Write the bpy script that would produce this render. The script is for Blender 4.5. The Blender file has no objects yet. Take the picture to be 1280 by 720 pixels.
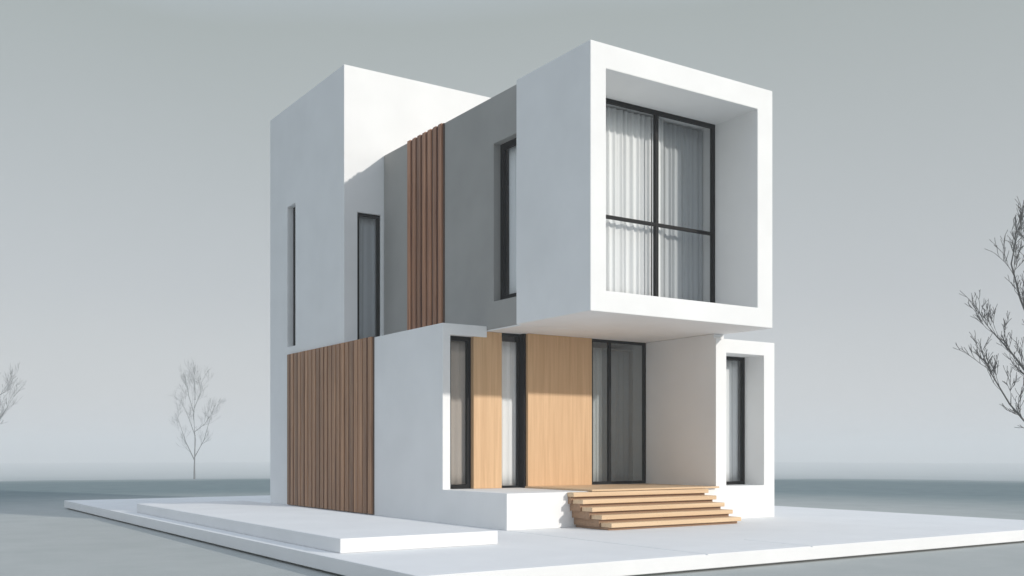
import bpy, bmesh, math, random
from mathutils import Vector, Matrix
random.seed(7)
S = bpy.context.scene
C = S.collection

# ------------------------------------------------------------------ materials
def new_mat(name):
    m = bpy.data.materials.new(name); m.use_nodes = True
    nt = m.node_tree; b = nt.nodes['Principled BSDF']
    return m, nt, b
def N(nt, t, **kw):
    n = nt.nodes.new(t)
    for k, v in kw.items():
        if k in n.inputs.keys(): n.inputs[k].default_value = v
        else: setattr(n, k, v)
    return n
def ramp(nt, fac, stops):
    r = nt.nodes.new('ShaderNodeValToRGB'); nt.links.new(fac, r.inputs[0])
    e = r.color_ramp.elements
    while len(e) < len(stops): e.new(.5)
    for i, (p, c) in enumerate(stops): e[i].position = p; e[i].color = (*c, 1)
    return r.outputs[0]

def plaster(name, col, rough=.85, var=.04, bump=.12):
    m, nt, b = new_mat(name)
    tc = N(nt, 'ShaderNodeTexCoord')
    n1 = N(nt, 'ShaderNodeTexNoise', Scale=.9, Detail=6., Roughness=.6)
    n2 = N(nt, 'ShaderNodeTexNoise', Scale=160., Detail=3.)
    for n in (n1, n2): nt.links.new(tc.outputs['Object'], n.inputs['Vector'])
    lo = tuple(c * (1 - var) for c in col); hi = tuple(min(1, c * (1 + var)) for c in col)
    nt.links.new(ramp(nt, n1.outputs['Fac'], [(.3, lo), (.7, hi)]), b.inputs['Base Color'])
    bp = N(nt, 'ShaderNodeBump', Strength=bump, Distance=.004)
    nt.links.new(n2.outputs['Fac'], bp.inputs['Height']); nt.links.new(bp.outputs[0], b.inputs['Normal'])
    b.inputs['Roughness'].default_value = rough; b.inputs['Specular IOR Level'].default_value = .3
    return m

def wood(name, dark, light, rough=.55, axis='Z', plank=None):
    """grain stretched along one axis; every plank (by width along `plank`) gets its own tone"""
    m, nt, b = new_mat(name)
    tc = N(nt, 'ShaderNodeTexCoord')
    mp = N(nt, 'ShaderNodeMapping')
    sc = {'X': (.5, 14, 14), 'Y': (14, .5, 14), 'Z': (14, 14, .5)}[axis]
    mp.inputs['Scale'].default_value = sc
    nt.links.new(tc.outputs['Object'], mp.inputs['Vector'])
    n1 = N(nt, 'ShaderNodeTexNoise', Scale=1.2, Detail=8., Roughness=.62, Distortion=.5)
    nt.links.new(mp.outputs[0], n1.inputs['Vector'])
    col = ramp(nt, n1.outputs['Fac'], [(.3, dark), (.68, light)])
    if plank:
        ax, w, off = plank
        sx = N(nt, 'ShaderNodeSeparateXYZ'); nt.links.new(tc.outputs['Object'], sx.inputs[0])
        a = N(nt, 'ShaderNodeMath', operation='SUBTRACT'); nt.links.new(sx.outputs[ax], a.inputs[0]); a.inputs[1].default_value = off
        d = N(nt, 'ShaderNodeMath', operation='DIVIDE'); nt.links.new(a.outputs[0], d.inputs[0]); d.inputs[1].default_value = w
        f = N(nt, 'ShaderNodeMath', operation='FLOOR'); nt.links.new(d.outputs[0], f.inputs[0])
        wn = N(nt, 'ShaderNodeTexWhiteNoise', noise_dimensions='1D'); nt.links.new(f.outputs[0], wn.inputs['W'])
        mr = N(nt, 'ShaderNodeMapRange'); nt.links.new(wn.outputs['Value'], mr.inputs['Value'])
        mr.inputs['To Min'].default_value = .72; mr.inputs['To Max'].default_value = 1.2
        hs = N(nt, 'ShaderNodeHueSaturation'); nt.links.new(col, hs.inputs['Color']); nt.links.new(mr.outputs[0], hs.inputs['Value'])
        col = hs.outputs[0]
    nt.links.new(col, b.inputs['Base Color'])
    bp = N(nt, 'ShaderNodeBump', Strength=.25, Distance=.003)
    nt.links.new(n1.outputs['Fac'], bp.inputs['Height']); nt.links.new(bp.outputs[0], b.inputs['Normal'])
    b.inputs['Roughness'].default_value = rough
    return m

def glass(name, refl, tint=(.985, .99, .99)):
    m = bpy.data.materials.new(name); m.use_nodes = True
    nt = m.node_tree; nt.nodes.clear()
    o = N(nt, 'ShaderNodeOutputMaterial'); mx = N(nt, 'ShaderNodeMixShader')
    t = N(nt, 'ShaderNodeBsdfTransparent'); t.inputs['Color'].default_value = (*tint, 1)
    g = N(nt, 'ShaderNodeBsdfGlossy', Roughness=.02); g.inputs['Color'].default_value = (.95, .97, 1, 1)
    fr = N(nt, 'ShaderNodeLayerWeight', Blend=.5)          # thin sheet: same reflectance from both sides
    pw = N(nt, 'ShaderNodeMath', operation='POWER'); nt.links.new(fr.outputs['Facing'], pw.inputs[0]); pw.inputs[1].default_value = 4.
    ad = N(nt, 'ShaderNodeMath', operation='MULTIPLY_ADD'); nt.links.new(pw.outputs[0], ad.inputs[0]); ad.inputs[1].default_value = .7; ad.inputs[2].default_value = refl
    ad.use_clamp = True
    nt.links.new(ad.outputs[0], mx.inputs[0]); nt.links.new(t.outputs[0], mx.inputs[1]); nt.links.new(g.outputs[0], mx.inputs[2])
    nt.links.new(mx.outputs[0], o.inputs['Surface'])
    return m

def cloth(name, col, trans=.35):
    m = bpy.data.materials.new(name); m.use_nodes = True
    nt = m.node_tree; nt.nodes.clear()
    o = N(nt, 'ShaderNodeOutputMaterial'); mx = N(nt, 'ShaderNodeMixShader'); mx.inputs[0].default_value = trans
    tc = N(nt, 'ShaderNodeTexCoord'); mp = N(nt, 'ShaderNodeMapping'); mp.inputs['Scale'].default_value = (16, 16, .2)
    nt.links.new(tc.outputs['Object'], mp.inputs['Vector'])
    n1 = N(nt, 'ShaderNodeTexNoise', Scale=1., Detail=4.); nt.links.new(mp.outputs[0], n1.inputs['Vector'])
    c = ramp(nt, n1.outputs['Fac'], [(.3, tuple(x * .86 for x in col)), (.7, col)])
    d = N(nt, 'ShaderNodeBsdfDiffuse'); t = N(nt, 'ShaderNodeBsdfTranslucent')
    nt.links.new(c, d.inputs['Color']); nt.links.new(c, t.inputs['Color'])
    nt.links.new(d.outputs[0], mx.inputs[1]); nt.links.new(t.outputs[0], mx.inputs[2]); nt.links.new(mx.outputs[0], o.inputs['Surface'])
    return m

WHITE = plaster('white_render', (.80, .80, .795))
GREY = plaster('grey_render', (.355, .348, .33), var=.07)
SLAB = plaster('pale_concrete', (.80, .80, .80), rough=.7, var=.035, bump=.2)
CLAD = wood('brown_timber', (.22, .09, .045), (.48, .23, .12), axis='Z', plank=(1, .2, 16.318))
CLADB = wood('dark_timber_backing', (.06, .032, .02), (.13, .07, .042), axis='Z')
CLAD2 = wood('weathered_timber', (.22, .105, .05), (.49, .265, .14), axis='Z', plank=(1, .205, 17.447))
PANEL = wood('oak_panel', (.53, .315, .155), (.67, .435, .235), axis='Z', rough=.5)
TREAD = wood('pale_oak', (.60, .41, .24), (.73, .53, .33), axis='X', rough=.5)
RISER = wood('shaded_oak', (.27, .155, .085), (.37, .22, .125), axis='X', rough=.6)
BLACK, _, b_ = new_mat('black_aluminium')
b_.inputs['Base Color'].default_value = (.003, .003, .0035, 1); b_.inputs['Roughness'].default_value = .5; b_.inputs['Specular IOR Level'].default_value = .12
STEEL, _, b_ = new_mat('brushed_steel')
b_.inputs['Base Color'].default_value = (.5, .5, .5, 1); b_.inputs['Metallic'].default_value = 1; b_.inputs['Roughness'].default_value = .3
GLASS = glass('window_glass', .025)
GLASSD = glass('tinted_glass', .09, (.86, .88, .88))
ROOM = plaster('room_paint', (.5, .49, .47))
SHEER = cloth('sheer_curtain', (.90, .905, .91), .1)
GREYC = cloth('grey_curtain', (.58, .60, .62), .2)
BEIGE = cloth('beige_blind', (.52, .46, .41), .25)
BARK, nt_, b_ = new_mat('bark')
tc_ = N(nt_, 'ShaderNodeTexCoord'); n_ = N(nt_, 'ShaderNodeTexNoise', Scale=3., Detail=5.); nt_.links.new(tc_.outputs['Object'], n_.inputs['Vector'])
nt_.links.new(ramp(nt_, n_.outputs['Fac'], [(.3, (.035, .032, .03)), (.7, (.085, .08, .074))]), b_.inputs['Base Color'])
b_.inputs['Roughness'].default_value = .9

# ------------------------------------------------------------------ mesh helpers
def link(name, bm, mat, parent=None, bevel=0, smooth=False):
    me = bpy.data.meshes.new(name); bm.normal_update(); bm.to_mesh(me); bm.free()
    if smooth:
        for p in me.polygons: p.use_smooth = True
    o = bpy.data.objects.new(name, me); C.objects.link(o)
    me.materials.append(mat)
    if parent: o.parent = parent
    if bevel:
        md = o.modifiers.new('bevel', 'BEVEL'); md.width = bevel; md.segments = 2; md.limit_method = 'ANGLE'; md.angle_limit = math.radians(40)
    return o
def solid(adds, subs=()):
    """watertight union of axis-aligned blocks minus others: only boundary faces are made"""
    ax = []
    for k in range(3):
        v = sorted({round(b[2*k+i], 4) for b in list(adds)+list(subs) for i in (0, 1)}); ax.append(v)
    def inside(p, b): return b[0] < p[0] < b[1] and b[2] < p[1] < b[3] and b[4] < p[2] < b[5]
    nx, ny, nz = (len(a)-1 for a in ax); F = set()
    for i in range(nx):
        for j in range(ny):
            for k in range(nz):
                p = ((ax[0][i]+ax[0][i+1])/2, (ax[1][j]+ax[1][j+1])/2, (ax[2][k]+ax[2][k+1])/2)
                if any(inside(p, b) for b in adds) and not any(inside(p, b) for b in subs): F.add((i, j, k))
    bm = bmesh.new(); V = {}
    def v(i, j, k):
        if (i, j, k) not in V: V[(i, j, k)] = bm.verts.new((ax[0][i], ax[1][j], ax[2][k]))
        return V[(i, j, k)]
    for (i, j, k) in F:
        for d, q in (((-1,0,0), [(0,0,0),(0,0,1),(0,1,1),(0,1,0)]), ((1,0,0), [(1,0,0),(1,1,0),(1,1,1),(1,0,1)]),
                     ((0,-1,0), [(0,0,0),(1,0,0),(1,0,1),(0,0,1)]), ((0,1,0), [(0,1,0),(0,1,1),(1,1,1),(1,1,0)]),
                     ((0,0,-1), [(0,0,0),(0,1,0),(1,1,0),(1,0,0)]), ((0,0,1), [(0,0,1),(1,0,1),(1,1,1),(0,1,1)])):
            if (i+d[0], j+d[1], k+d[2]) not in F:
                bm.faces.new([v(i+a, j+b, k+c) for a, b, c in q])
    bmesh.ops.dissolve_limit(bm, angle_limit=.001, verts=bm.verts, edges=bm.edges)
    return bm
def boxes(bs):
    bm = bmesh.new()
    for x0, x1, y0, y1, z0, z1 in bs:
        m = Matrix.Translation(((x0+x1)/2, (y0+y1)/2, (z0+z1)/2)) @ Matrix.Diagonal((x1-x0, y1-y0, z1-z0, 1))
        bmesh.ops.create_cube(bm, size=1, matrix=m)
    return bm
def tag(o, label=None, cat=None, group=None, kind=None):
    for k, v in (('label', label), ('category', cat), ('group', group), ('kind', kind)):
        if v: o[k] = v
    return o
def empty(name, loc):
    o = bpy.data.objects.new(name, None); C.objects.link(o); o.location = loc; o.empty_display_size = .3
    return o
def under(root, o):
    o.parent = root; o.matrix_parent_inverse = Matrix.Translation(root.location).inverted(); return o

# ------------------------------------------------------------------ the house
# X runs along the front towards the right, Y away from the front, Z up (metres)
HX, HXR = 8.478, 14.378          # left flank, right end of the ground floor
BX0, BX1, BY = 9.25, 13.138, 11.819   # projecting upper box
ZF, ZC, ZT = .563, 3.28, 7.278   # porch floor, soffit, upper roof
TY = 18.83                       # front of the tower
house = empty('house', (11, 16, 0))
tag(house, 'white modern two storey house with a framed upper box, grey flank and timber cladding', 'house')
def hp(name, bm, mat, bevel=.006, **k): return under(house, link(name, bm, mat, None, bevel, **k))

hp('ground_floor_wall', solid(
    [(HX, HXR, 12.889, TY-.004, 0, ZF),
     (HX, 8.63, 14.85, TY-.004, 0, 3.367),
     (HX, 9.36, 14.85, TY-.004, 3.175, 3.367),
     (12.883, HXR, 12.889, TY-.004, 0, 3.20),
     (12.883, 13.13, 12.94, TY-.004, 3.1, ZC-.003)],
    [(13.14, 14.10, 12.8, 13.42, .59, 2.955),
     (13.02, 14.25, 13.42, 17, .57, 3.05)]), WHITE, .012)
hp('upper_box', solid(
    [(BX0, BX1, BY, 13.782, ZC, ZT)],
    [(9.546, 12.775, BY-.1, 13.9, 3.60, 6.908)]), WHITE, .012)
hp('flank_wall', solid(
    [(9.363, BX1, 13.785, TY-.004, ZC+.025, ZT)],
    [(9.546, 12.9, 13.7, 18.5, 3.60, 7.0),
     (9.2, 9.6, 13.80, 14.644, 3.77, 6.47)]), GREY, .008)
hp('tower', solid(
    [(HX, 13.1, TY, 23, 0, 8.977)],
    [(8.4, 8.75, 21.43, 21.912, 3.56, 6.72),
     (8.776, 9.30, 18.7, 18.95, 3.385, 6.05),
     (8.72, 12.9, 18.95, 21.2, 3.3, 6.4)]), WHITE, .012)

hp('soffit', boxes([(9.37, BX1-.005, 13.785, TY-.01, ZC-.001, ZC+.022)]), WHITE, 0)
# timber cladding: battens on a dark backing
def battens(y0, y1, z0, z1, x, n, jitter=0., fill=.62):
    bs = []; w = (y1-y0)/n
    for i in range(n):
        a = y0 + i*w; ww = w*(fill + random.uniform(-jitter, jitter)); p = .035 + random.uniform(-.004, .004)
        bs.append((x-.02-p, x-.018, a+(w-ww)/2, a+(w+ww)/2, z0, z1))
    return boxes(bs)
cl = hp('timber_cladding', battens(16.318, 17.736, 3.30, ZT-.002, 9.363, 7), CLAD, .004); cl['label'] = 'narrow red brown batten strip on the grey upper flank'
under(cl, link('cladding_backing', boxes([(9.343, 9.3625, 16.318, 17.736, 3.31, ZT-.004)]), CLADB)); cl.children[0].matrix_parent_inverse = Matrix.Translation((0, 0, 0))
cl2 = hp('timber_cladding', battens(17.447, 21.815, .02, 3.378, HX, 21, .07, .74), CLAD2, .004); cl2['label'] = 'wide dark brown batten cladding at ground floor'
b2 = link('cladding_backing', boxes([(HX-.02, HX-.0005, 17.447, 21.815, .01, 3.376)]), CLADB)
# parts hang from parts that have an inverse: rebuild the relation cleanly below
def sub(parent, o):
    bpy.context.view_layer.update()
    mw = o.matrix_world.copy(); o.parent = parent; o.matrix_parent_inverse = parent.matrix_world.inverted(); o.matrix_world = mw
    return o
_b = cl.children[0]; _b.parent = None; _b.matrix_parent_inverse = Matrix.Identity(4); sub(cl, _b)
sub(cl2, b2)

# windows: frame mesh (facing -Y at plane y, or facing -X at plane x)
def win_y(name, x0, x1, z0, z1, y, bars_x=(), bars_z=(), t=.05, d=.06, sides='LRTB', gl=GLASS):
    bs = []
    zz0 = z0 + (t if 'B' in sides else 0); zz1 = z1 - (t if 'T' in sides else 0)
    if 'B' in sides: bs.append((x0, x1, y, y+d, z0, z0+t))
    if 'T' in sides: bs.append((x0, x1, y, y+d, z1-t, z1))
    if 'L' in sides: bs.append((x0, x0+t, y, y+d, zz0, zz1))
    if 'R' in sides: bs.append((x1-t, x1, y, y+d, zz0, zz1))
    for b, w in bars_x: bs.append((b-w/2, b+w/2, y, y+d, zz0, zz1))
    for b, w in bars_z: bs.append((x0+t, x1-t, y+.002, y+d-.002, b-w/2, b+w/2))
    f = hp(name, solid(bs), BLACK, .003)
    xs = sorted([x0+(t if 'L' in sides else 0)] + [q for b, w in bars_x for q in (b-w/2, b+w/2)] + [x1-(t if 'R' in sides else 0)])
    zs = sorted([zz0] + [q for b, w in bars_z for q in (b-w/2, b+w/2)] + [zz1])
    for i in range(0, len(xs), 2):
        for k in range(0, len(zs), 2):
            sub(f, link('pane', boxes([(xs[i], xs[i+1], y+d*.5, y+d*.5+.006, zs[k], zs[k+1])]), gl))
    return f
def win_x(name, y0, y1, z0, z1, x, t=.05, d=.06, gl=GLASS):
    f = hp(name, solid([(x, x+d, y0, y1, z0, z0+t), (x, x+d, y0, y1, z1-t, z1), (x, x+d, y0, y0+t, z0+t, z1-t), (x, x+d, y1-t, y1, z0+t, z1-t)]), BLACK, .003)
    sub(f, link('pane', boxes([(x+d*.5, x+d*.5+.006, y0+t, y1-t, z0+t, z1-t)]), gl)); return f

win_y('window', 9.546, 12.775, 3.60, 6.908, 12.80, bars_x=[(11.43, .066)], bars_z=[(5.0, .052)], t=.066)['label'] = 'large four pane window recessed in the upper box'
win_y('window', 13.14, 14.10, .59, 2.955, 13.36, t=.06)['label'] = 'tall narrow window in the right ground floor block'
win_y('window', 8.632, 9.10, ZF+.001, 3.173, 14.96, t=.075)['label'] = 'narrow window beside the left front corner'
win_y('window', 9.682, 10.068, ZF+.001, ZC-.002, 14.88, t=.04, sides='RTB')['label'] = 'narrow window beside the oak panel'
win_y('window', 8.776, 9.30, 3.385, 6.05, 18.88, t=.06)['label'] = 'slot window on the tower front'
win_x('window', 13.80, 14.644, 3.77, 6.47, 9.50, t=.10)['label'] = 'tall slot window in the grey flank'
win_x('window', 21.43, 21.912, 3.56, 6.72, 8.62, t=.1)['label'] = 'slot window in the tower flank'
hp('window_post', boxes([(10.07, 10.114, 14.76, 15.06, ZF+.001, ZC-.002)]), BLACK, .003)
dr = win_y('glazed_door', 11.545, 12.881, ZF+.034, ZC-.002, 14.74, t=.05, bars_x=[(12.0, .055)], gl=GLASSD)
dr['label'] = 'black framed sliding glass entrance door'

# oak wall pieces of the porch
hp('timber_panel', boxes([(10.116, 11.541, 14.70, 15.10, ZF+.001, ZC-.002)]), PANEL, .006)['label'] = 'broad oak panel beside the entrance door'
hp('timber_panel', boxes([(9.103, 9.68, 14.87, 15.10, ZF+.001, ZC-.002)]), PANEL, .006)['label'] = 'narrow oak panel between the two porch windows'
hp('porch_deck', boxes([(10.05, 12.879, 12.80, 14.698, ZF+.001, ZF+.031)]), TREAD, .004)

# rooms behind the glass
def shell(x0, x1, y0, y1, z0, z1, t=.02):
    return solid([(x0, x1, y0, y1, z0, z1)], [(x0+t, x1-t, y0-1, y1-t, z0+t, z1-t)])
hp('room_lining', shell(8.64, 12.875, 15.12, 18.6, ZF+.003, 3.165), ROOM, 0)

# ------------------------------------------------------------------ curtains
def curtain(x0, x1, z0, z1, y, amp, waves, mat, label, seed=0, axis='X', group=None, name='curtain'):
    r = random.Random(seed); n = int(waves*14)
    ph = [r.uniform(0, 6.28) for _ in range(4)]
    bm = bmesh.new(); rows = 10; g = []
    for k in range(rows+1):
        f = k/rows; row = []
        for i in range(n+1):
            u = i/n; a = u*waves*2*math.pi
            off = amp*(math.sin(a + .5*math.sin(a*.37+ph[0])) + .35*math.sin(a*1.7+ph[1]) + .3*(1-f)*math.sin(a*.6+ph[2]))
            s = x0 + (x1-x0)*u + .012*math.sin(a*.5+ph[3])*(1-f)
            row.append(bm.verts.new((s, y+off, z0+(z1-z0)*f) if axis == 'X' else (y+off, s, z0+(z1-z0)*f)))
        g.append(row)
    for k in range(rows):
        for i in range(n): bm.faces.new((g[k][i], g[k][i+1], g[k+1][i+1], g[k+1][i]))
    o = link(name, bm, mat, smooth=True)
    md = o.modifiers.new('thick', 'SOLIDIFY'); md.thickness = .003
    tag(o, label, 'curtain', group); return o
curtain(9.60, 11.485, 3.61, 6.86, 13.02, .022, 15, SHEER, 'sheer white pleated curtain behind the left half of the large upper window', 1)
curtain(11.495, 11.74, 3.61, 6.86, 13.0, .02, 3, SHEER, 'thin gathered white curtain beside the central mullion of the upper window', 2)
curtain(11.78, 12.765, 3.61, 6.86, 13.10, .02, 8, GREYC, 'dim grey curtain behind the right half of the large upper window', 3)
curtain(13.16, 14.08, .6, 2.93, 13.50, .012, 5, SHEER, 'white curtain behind the narrow window of the right ground floor block', 4)
curtain(8.66, 9.095, .60, 3.12, 15.06, .005, 3, BEIGE, 'beige curtain behind the window at the left front corner', 5)
curtain(9.69, 10.065, .60, 3.14, 14.98, .008, 3, SHEER, 'cream curtain behind the window beside the oak panel', 6)
curtain(8.79, 9.28, 3.40, 6.03, 19.0, .006, 3, GREYC, 'grey curtain behind the tower front slot window', 7)
curtain(13.82, 14.54, 3.78, 6.44, 9.62, .01, 4, SHEER, 'pale grey curtain behind the slot window of the grey flank', 8, axis='Y')
curtain(12.06, 12.84, .62, 3.14, 15.2, .012, 6, GREYC, 'grey curtain behind the wide right pane of the glass door', 9)

curtain(11.60, 11.96, .62, 3.14, 14.93, .01, 4, SHEER, 'pale curtain behind the narrow left pane of the glass door', 10)
# ------------------------------------------------------------------ steps
st = empty('wooden_steps', (11.1, 12.4, 0))
tag(st, 'pale oak steps of five open treads leading up to the porch', 'steps')
SX0, SX1 = 9.62, 12.54
nz = 5
for i in range(nz):
    ztop = ZF - i*.1126 + (.031 if i == 0 else 0) - (.001 if i == 0 else 0)
    yf = 12.72 - i*.185
    if i == 0: ztop = ZF - .006
    yb = min(yf + .26, 12.885)
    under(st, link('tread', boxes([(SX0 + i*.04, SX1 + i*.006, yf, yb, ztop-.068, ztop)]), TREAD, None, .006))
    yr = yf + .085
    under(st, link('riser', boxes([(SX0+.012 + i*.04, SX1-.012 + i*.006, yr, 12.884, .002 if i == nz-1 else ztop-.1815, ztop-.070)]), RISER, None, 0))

# ------------------------------------------------------------------ slab and terrace
sl = link('pavement', solid(
    [(4.67, 17.363, 8.632, 26.92, -.17, 0), (4.80, 17.23, 8.76, 26.8, -.5, -.17)],
    [(8.465, 8.495, 8.5, 12.885, -.012, .1), (10.30, 10.33, 8.5, 9.8, -.012, .1)]), SLAB, None, .008)
tag(sl, 'broad pale concrete slab under the house with a shadow gap along its edge', kind='structure')
te = link('raised_terrace', solid([(4.94, 7.15, 11.08, 20.8, .001, .175)]), SLAB, None, .01)
tag(te, 'low white raised terrace lying on the slab along the left of the house', 'terrace')

# ------------------------------------------------------------------ terrain
CX, CY = 9., 15.
def gz(r):
    """level round the house, then a long gentle fall that flattens out far away"""
    if r < 26: return -.2
    if r < 40: return -.2 - .026*(r-26)**2/28
    z = -.2 - .026*(min(r, 250)-33)
    if r > 250: q = min(r, 850)-250; z -= .026*(q - q*q/1200)
    return z
def gp(u, d): p = at(u, d, 600); return gz(math.hypot(p.x-CX, p.y-CY)) - .05
bm = bmesh.new(); rings = []; R = [0, 4, 8, 12, 16, 20, 24, 26, 28, 31, 34, 37, 40, 46, 54, 64, 78, 96, 120, 150, 190, 220, 250, 290, 340, 400, 470, 550, 640, 740, 850, 1100, 1450]
na = 96; rg = random.Random(3)
c0 = bm.verts.new((CX, CY, gz(0)))
for r in R[1:]:
    rings.append([bm.verts.new((CX + r*math.cos(a*2*math.pi/na), CY + r*math.sin(a*2*math.pi/na),
                 gz(r) + (0 if r < 40 else rg.uniform(-1, 1)*min(.35, r*.0012)))) for a in range(na)])
for a in range(na):
    bm.faces.new((c0, rings[0][a], rings[0][(a+1) % na]))
    for k in range(len(rings)-1):
        bm.faces.new((rings[k][a], rings[k+1][a], rings[k+1][(a+1) % na], rings[k][(a+1) % na]))
GR, nt, b = new_mat('ground')
tc = N(nt, 'ShaderNodeTexCoord')
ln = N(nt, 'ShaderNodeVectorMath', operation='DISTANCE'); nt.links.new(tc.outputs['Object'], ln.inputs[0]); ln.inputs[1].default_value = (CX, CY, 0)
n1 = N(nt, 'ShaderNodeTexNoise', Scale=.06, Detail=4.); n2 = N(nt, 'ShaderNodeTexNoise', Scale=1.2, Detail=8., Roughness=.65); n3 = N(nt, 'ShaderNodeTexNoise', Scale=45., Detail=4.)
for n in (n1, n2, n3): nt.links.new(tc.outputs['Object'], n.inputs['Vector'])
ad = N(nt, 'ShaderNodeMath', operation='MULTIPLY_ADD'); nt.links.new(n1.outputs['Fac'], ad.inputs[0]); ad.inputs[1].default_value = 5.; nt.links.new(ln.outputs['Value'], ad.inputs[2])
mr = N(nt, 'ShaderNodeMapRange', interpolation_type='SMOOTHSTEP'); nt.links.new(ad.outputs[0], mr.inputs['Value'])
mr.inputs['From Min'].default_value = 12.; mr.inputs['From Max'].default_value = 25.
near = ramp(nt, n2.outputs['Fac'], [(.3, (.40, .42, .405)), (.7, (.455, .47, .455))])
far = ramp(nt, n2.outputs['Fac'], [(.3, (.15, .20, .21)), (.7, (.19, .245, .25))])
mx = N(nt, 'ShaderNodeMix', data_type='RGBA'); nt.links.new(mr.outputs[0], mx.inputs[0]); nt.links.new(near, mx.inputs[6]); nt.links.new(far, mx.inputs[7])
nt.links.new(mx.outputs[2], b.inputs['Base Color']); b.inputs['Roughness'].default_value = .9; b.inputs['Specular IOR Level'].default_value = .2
bp = N(nt, 'ShaderNodeBump', Strength=.3, Distance=.01); nt.links.new(n3.outputs['Fac'], bp.inputs['Height']); nt.links.new(bp.outputs[0], b.inputs['Normal'])
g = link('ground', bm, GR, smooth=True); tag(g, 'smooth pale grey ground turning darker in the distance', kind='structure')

# ------------------------------------------------------------------ bare trees
YAW = .587; cy, sy = math.cos(YAW), math.sin(YAW); FPX, H0 = 1269.5, 564.6
def at(u, d, v=None, z=None):
    """world point seen at column u (1280 px wide photo) and depth d; v gives its height"""
    x = (u-640)/FPX*d
    return Vector((cy*x + sy*d, -sy*x + cy*d, (1.2 - (v-H0)/FPX*d) if v is not None else z))
def tube(bm, pts, radii, n):
    prev = None
    for i, p in enumerate(pts):
        d = (pts[min(i+1, len(pts)-1)] - pts[max(i-1, 0)]).normalized()
        a = d.orthogonal().normalized(); b = d.cross(a)
        ring = [bm.verts.new(p + (a*math.cos(t*2*math.pi/n) + b*math.sin(t*2*math.pi/n))*radii[i]) for t in range(n)]
        if prev:
            # align to the nearest start vertex
            k0 = min(range(n), key=lambda k: (ring[k].co - prev[0].co).length)
            ring = ring[k0:] + ring[:k0]
            for t in range(n):
                bm.faces.new((prev[t], prev[(t+1) % n], ring[(t+1) % n], ring[t]))
        prev = ring
def grow(bm, rnd, p, d, L, r, depth, spread, rmin):
    nseg = 4 if depth > 1 else 3; pts = [p]; rad = [r]; q = p; dd = d
    for i in range(nseg):
        dd = (dd + Vector((rnd.gauss(0, .13), rnd.gauss(0, .13), rnd.gauss(.05, .08)))).normalized()
        q = q + dd*L/nseg; pts.append(q); rad.append(max(rmin, r*(1 - .55*(i+1)/nseg)))
    tube(bm, pts, rad, 5 if depth > 2 else 3)
    if depth == 0: return
    k = rnd.choice((4, 5)) if depth > 1 else rnd.choice((3, 4, 5))
    for j in range(k):
        f = rnd.uniform(.25, 1) if j else 1.
        idx = min(nseg, max(1, round(f*nseg)))
        ax = Vector((rnd.gauss(0, 1), rnd.gauss(0, 1), rnd.gauss(0, 1))).cross(dd).normalized()
        nd = (Matrix.Rotation(rnd.uniform(.35, 1)*spread, 4, ax) @ dd); nd = (nd + Vector((0, 0, .22))).normalized()
        grow(bm, rnd, pts[idx], nd, L*rnd.uniform(.5, .72), max(rmin, rad[idx]*.62), depth-1, spread, rmin)
def tree(base, trunk_pts, limbs, r0, label, seed, depth, Lf, rmin, spread=.75):
    rnd = random.Random(seed)
    t = empty('bare_tree', base); tag(t, label, 'tree', 'bare trees round the house')
    bm = bmesh.new(); n = len(trunk_pts)
    tube(bm, trunk_pts, [r0*(1.25 if i == 0 else 1)*(1 - .75*i/(n-1)) for i in range(n)], 8)
    under(t, link('trunk', bm, BARK, smooth=True))
    bm = bmesh.new()
    for pts, r in limbs:
        m = len(pts); tube(bm, pts, [max(rmin, r*(1 - .7*i/(m-1))) for i in range(m)], 6)
        for i in range(1, m):
            seg = pts[i]-pts[i-1]
            for j in range(3 if i < m-1 else 5):
                p = pts[i-1].lerp(pts[i], rnd.uniform(.3, 1) if j or i < m-1 else 1)
                ax = Vector((rnd.gauss(0, 1), rnd.gauss(0, 1), rnd.gauss(0, 1))).cross(seg).normalized()
                nd = Matrix.Rotation(rnd.uniform(.25, .8), 4, ax) @ seg.normalized(); nd = (nd + Vector((0, 0, .3))).normalized()
                grow(bm, rnd, p, nd, Lf*rnd.uniform(.7, 1.2), max(rmin, r*(1-.7*i/(m-1))*.6), depth, spread, rmin)
    under(t, link('crown', bm, BARK))
    return t
# right tree: its limbs lean into the picture from a trunk just outside the frame
D = 44
b0 = at(1367, D, z=gp(1367, D)); tp = [b0, at(1364, D, 590), at(1360, D, 520), at(1352, D, 440), at(1340, D+.4, 350), at(1334, D, 290)]
limbs = [([at(1364, D, 600), at(1332, D-.5, 580), at(1302, D-1, 551), at(1262, D-1.3, 505), at(1236, D-1.5, 462)], .075),
         ([at(1360, D, 540), at(1327, D+.5, 512), at(1294, D+1, 478), at(1262, D+1.2, 438), at(1238, D+1.3, 412)], .075),
         ([at(1352, D, 470), at(1318, D, 445), at(1292, D, 415), at(1276, D+.2, 375), at(1264, D+.3, 330), at(1270, D, 300)], .07),
         ([at(1360, D, 510), at(1392, D+1, 440), at(1417, D+1.5, 360), at(1422, D+1, 310)], .08),
         ([at(1364, D, 570), at(1402, D-1, 520), at(1442, D-1.5, 450)], .07),
         ([at(1344, D, 420), at(1312, D+1.6, 370), at(1288, D+2.2, 315)], .06)]
tree(b0, tp, limbs, .17, 'large bare tree reaching in from the right edge, its leafless limbs leaning left', 11, 2, 1.0, .0115)
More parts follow.
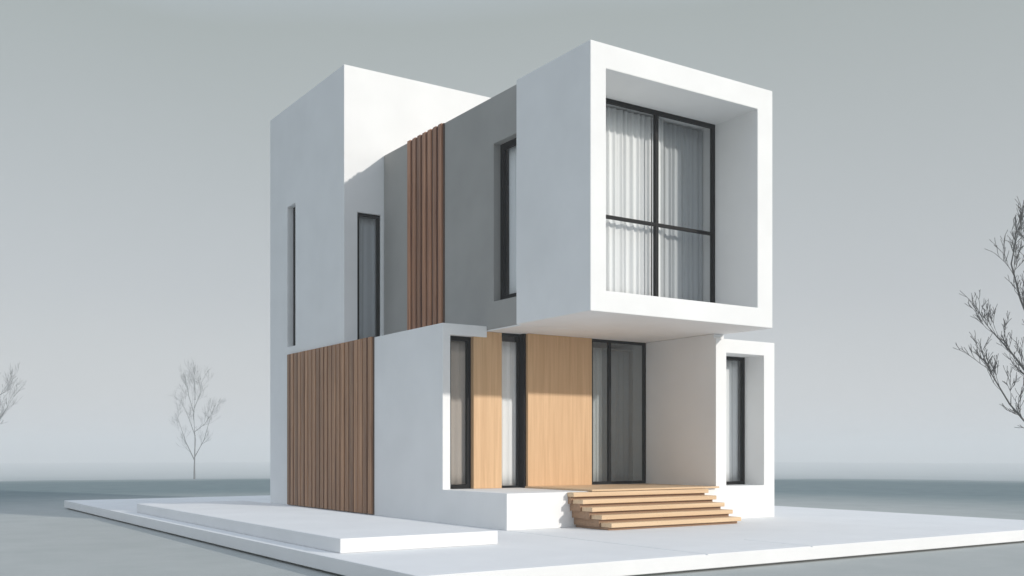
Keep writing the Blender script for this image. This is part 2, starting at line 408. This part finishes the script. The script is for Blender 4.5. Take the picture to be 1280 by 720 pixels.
# pale tree far to the left of the house
D = 235; b0 = at(243, D, z=gp(243, D))
tp = [b0, at(243, D, 585), at(244, D, 550), at(242, D, 520), at(244, D, 490), at(243, D, 474)]
limbs = [([at(243, D, 575), at(232, D, 552), at(224, D+1, 528)], .12), ([at(243, D, 572), at(255, D, 550), at(262, D-1, 525)], .12),
         ([at(244, D, 545), at(235, D-1, 520), at(228, D-1, 505)], .1), ([at(243, D, 540), at(256, D+1, 530), at(266, D+1, 515)], .1),
         ([at(242, D, 515), at(236, D, 495), at(234, D, 482)], .09), ([at(243, D, 510), at(250, D, 492), at(252, D, 478)], .09), ([at(244, D, 500), at(243, D, 480), at(241, D, 472)], .08)]
tree(b0, tp, limbs, .2, 'small pale bare tree far off in the haze left of the house', 5, 2, 2.6, .014)
# tree cut by the left edge
D = 150; b0 = at(-62, D, z=gp(-62, D))
tp = [b0, at(-60, D, 570), at(-62, D, 520), at(-58, D, 470), at(-60, D, 420)]
limbs = [([at(-61, D, 585), at(-30, D, 560), at(-8, D, 535), at(10, D, 508)], .13), ([at(-61, D, 560), at(-35, D+1, 525), at(-12, D+1, 500), at(6, D+1, 490)], .12),
         ([at(-60, D, 520), at(-40, D-1, 480), at(-18, D-1, 455)], .12), ([at(-60, D, 540), at(-90, D, 500), at(-105, D, 460)], .12), ([at(-60, D, 470), at(-48, D, 430), at(-42, D, 405)], .1)]
tree(b0, tp, limbs, .26, 'hazy bare tree cut off by the left edge, only twig tips showing', 9, 2, 2.4, .013)

# ------------------------------------------------------------------ haze
hz = link('haze', boxes([(CX-1500, CX+1500, CY-1500, CY+1500, -20, 17)]), bpy.data.materials.new('haze'))
m = hz.data.materials[0]; m.use_nodes = True; nt = m.node_tree; nt.nodes.clear()
o = N(nt, 'ShaderNodeOutputMaterial'); v = N(nt, 'ShaderNodeVolumePrincipled'); v.inputs['Color'].default_value = (.985, .99, .995, 1)
v.inputs['Density'].default_value = .002; nt.links.new(v.outputs[0], o.inputs['Volume'])
hz['kind'] = 'stuff'; hz['label'] = 'pale haze over the plain'

# ------------------------------------------------------------------ light
SD = Vector((.45, -1, .37)).normalized()       # towards the sun
W = bpy.data.worlds.new('World'); S.world = W; W.use_nodes = True
nt = W.node_tree; bg = nt.nodes['Background']
sky = N(nt, 'ShaderNodeTexSky', sky_type='NISHITA'); sky.sun_disc = False
sky.sun_elevation = math.asin(SD.z); sky.sun_rotation = math.atan2(SD.x, SD.y); sky.dust_density = 3; sky.air_density = 1.2
bg.inputs['Strength'].default_value = .10
# grey overcast veil over the clear sky, paler towards the horizon
tc = N(nt, 'ShaderNodeTexCoord'); sx = N(nt, 'ShaderNodeSeparateXYZ'); nt.links.new(tc.outputs['Generated'], sx.inputs[0])
n1 = N(nt, 'ShaderNodeTexNoise', Scale=1.3, Detail=3.); nt.links.new(tc.outputs['Generated'], n1.inputs['Vector'])
ma = N(nt, 'ShaderNodeMath', operation='MULTIPLY_ADD'); nt.links.new(n1.outputs['Fac'], ma.inputs[0]); ma.inputs[1].default_value = .12; nt.links.new(sx.outputs[2], ma.inputs[2])
veil = ramp(nt, ma.outputs[0], [(.06, (.70, .72, .745)), (.22, (.55, .575, .60)), (.46, (.415, .455, .445)), (.62, (.65, .755, .90))])
vm = N(nt, 'ShaderNodeVectorMath', operation='SCALE'); nt.links.new(veil, vm.inputs[0]); vm.inputs['Scale'].default_value = 10.
mx = N(nt, 'ShaderNodeMix', data_type='RGBA'); mx.inputs[0].default_value = .88
nt.links.new(sky.outputs[0], mx.inputs[6]); nt.links.new(vm.outputs[0], mx.inputs[7]); nt.links.new(mx.outputs[2], bg.inputs['Color'])
L = bpy.data.lights.new('sun', 'SUN'); L.energy = 2.85; L.angle = math.radians(1.4); L.color = (1, .955, .89)
lo = bpy.data.objects.new('sun', L); C.objects.link(lo); lo.rotation_euler = SD.to_track_quat('Z', 'Y').to_euler(); lo.location = (20, -20, 15)

# ------------------------------------------------------------------ camera and render
cam = bpy.data.cameras.new('camera'); co = bpy.data.objects.new('camera', cam); C.objects.link(co); S.camera = co
co.location = (0, 0, 1.2); co.rotation_euler = (math.pi/2, 0, -YAW)
cam.sensor_width = 36; cam.lens = FPX/1280*36; cam.shift_y = (H0-360)/1280; cam.clip_end = 6000
S.view_settings.view_transform = 'Standard'; S.view_settings.look = 'None'; S.view_settings.exposure = 0; S.view_settings.gamma = 1
S.render.engine = 'CYCLES'
cc = S.cycles; cc.use_denoising = True; cc.max_bounces = 10; cc.diffuse_bounces = 5; cc.volume_bounces = 4; cc.transparent_max_bounces = 12
cc.sample_clamp_indirect = 4
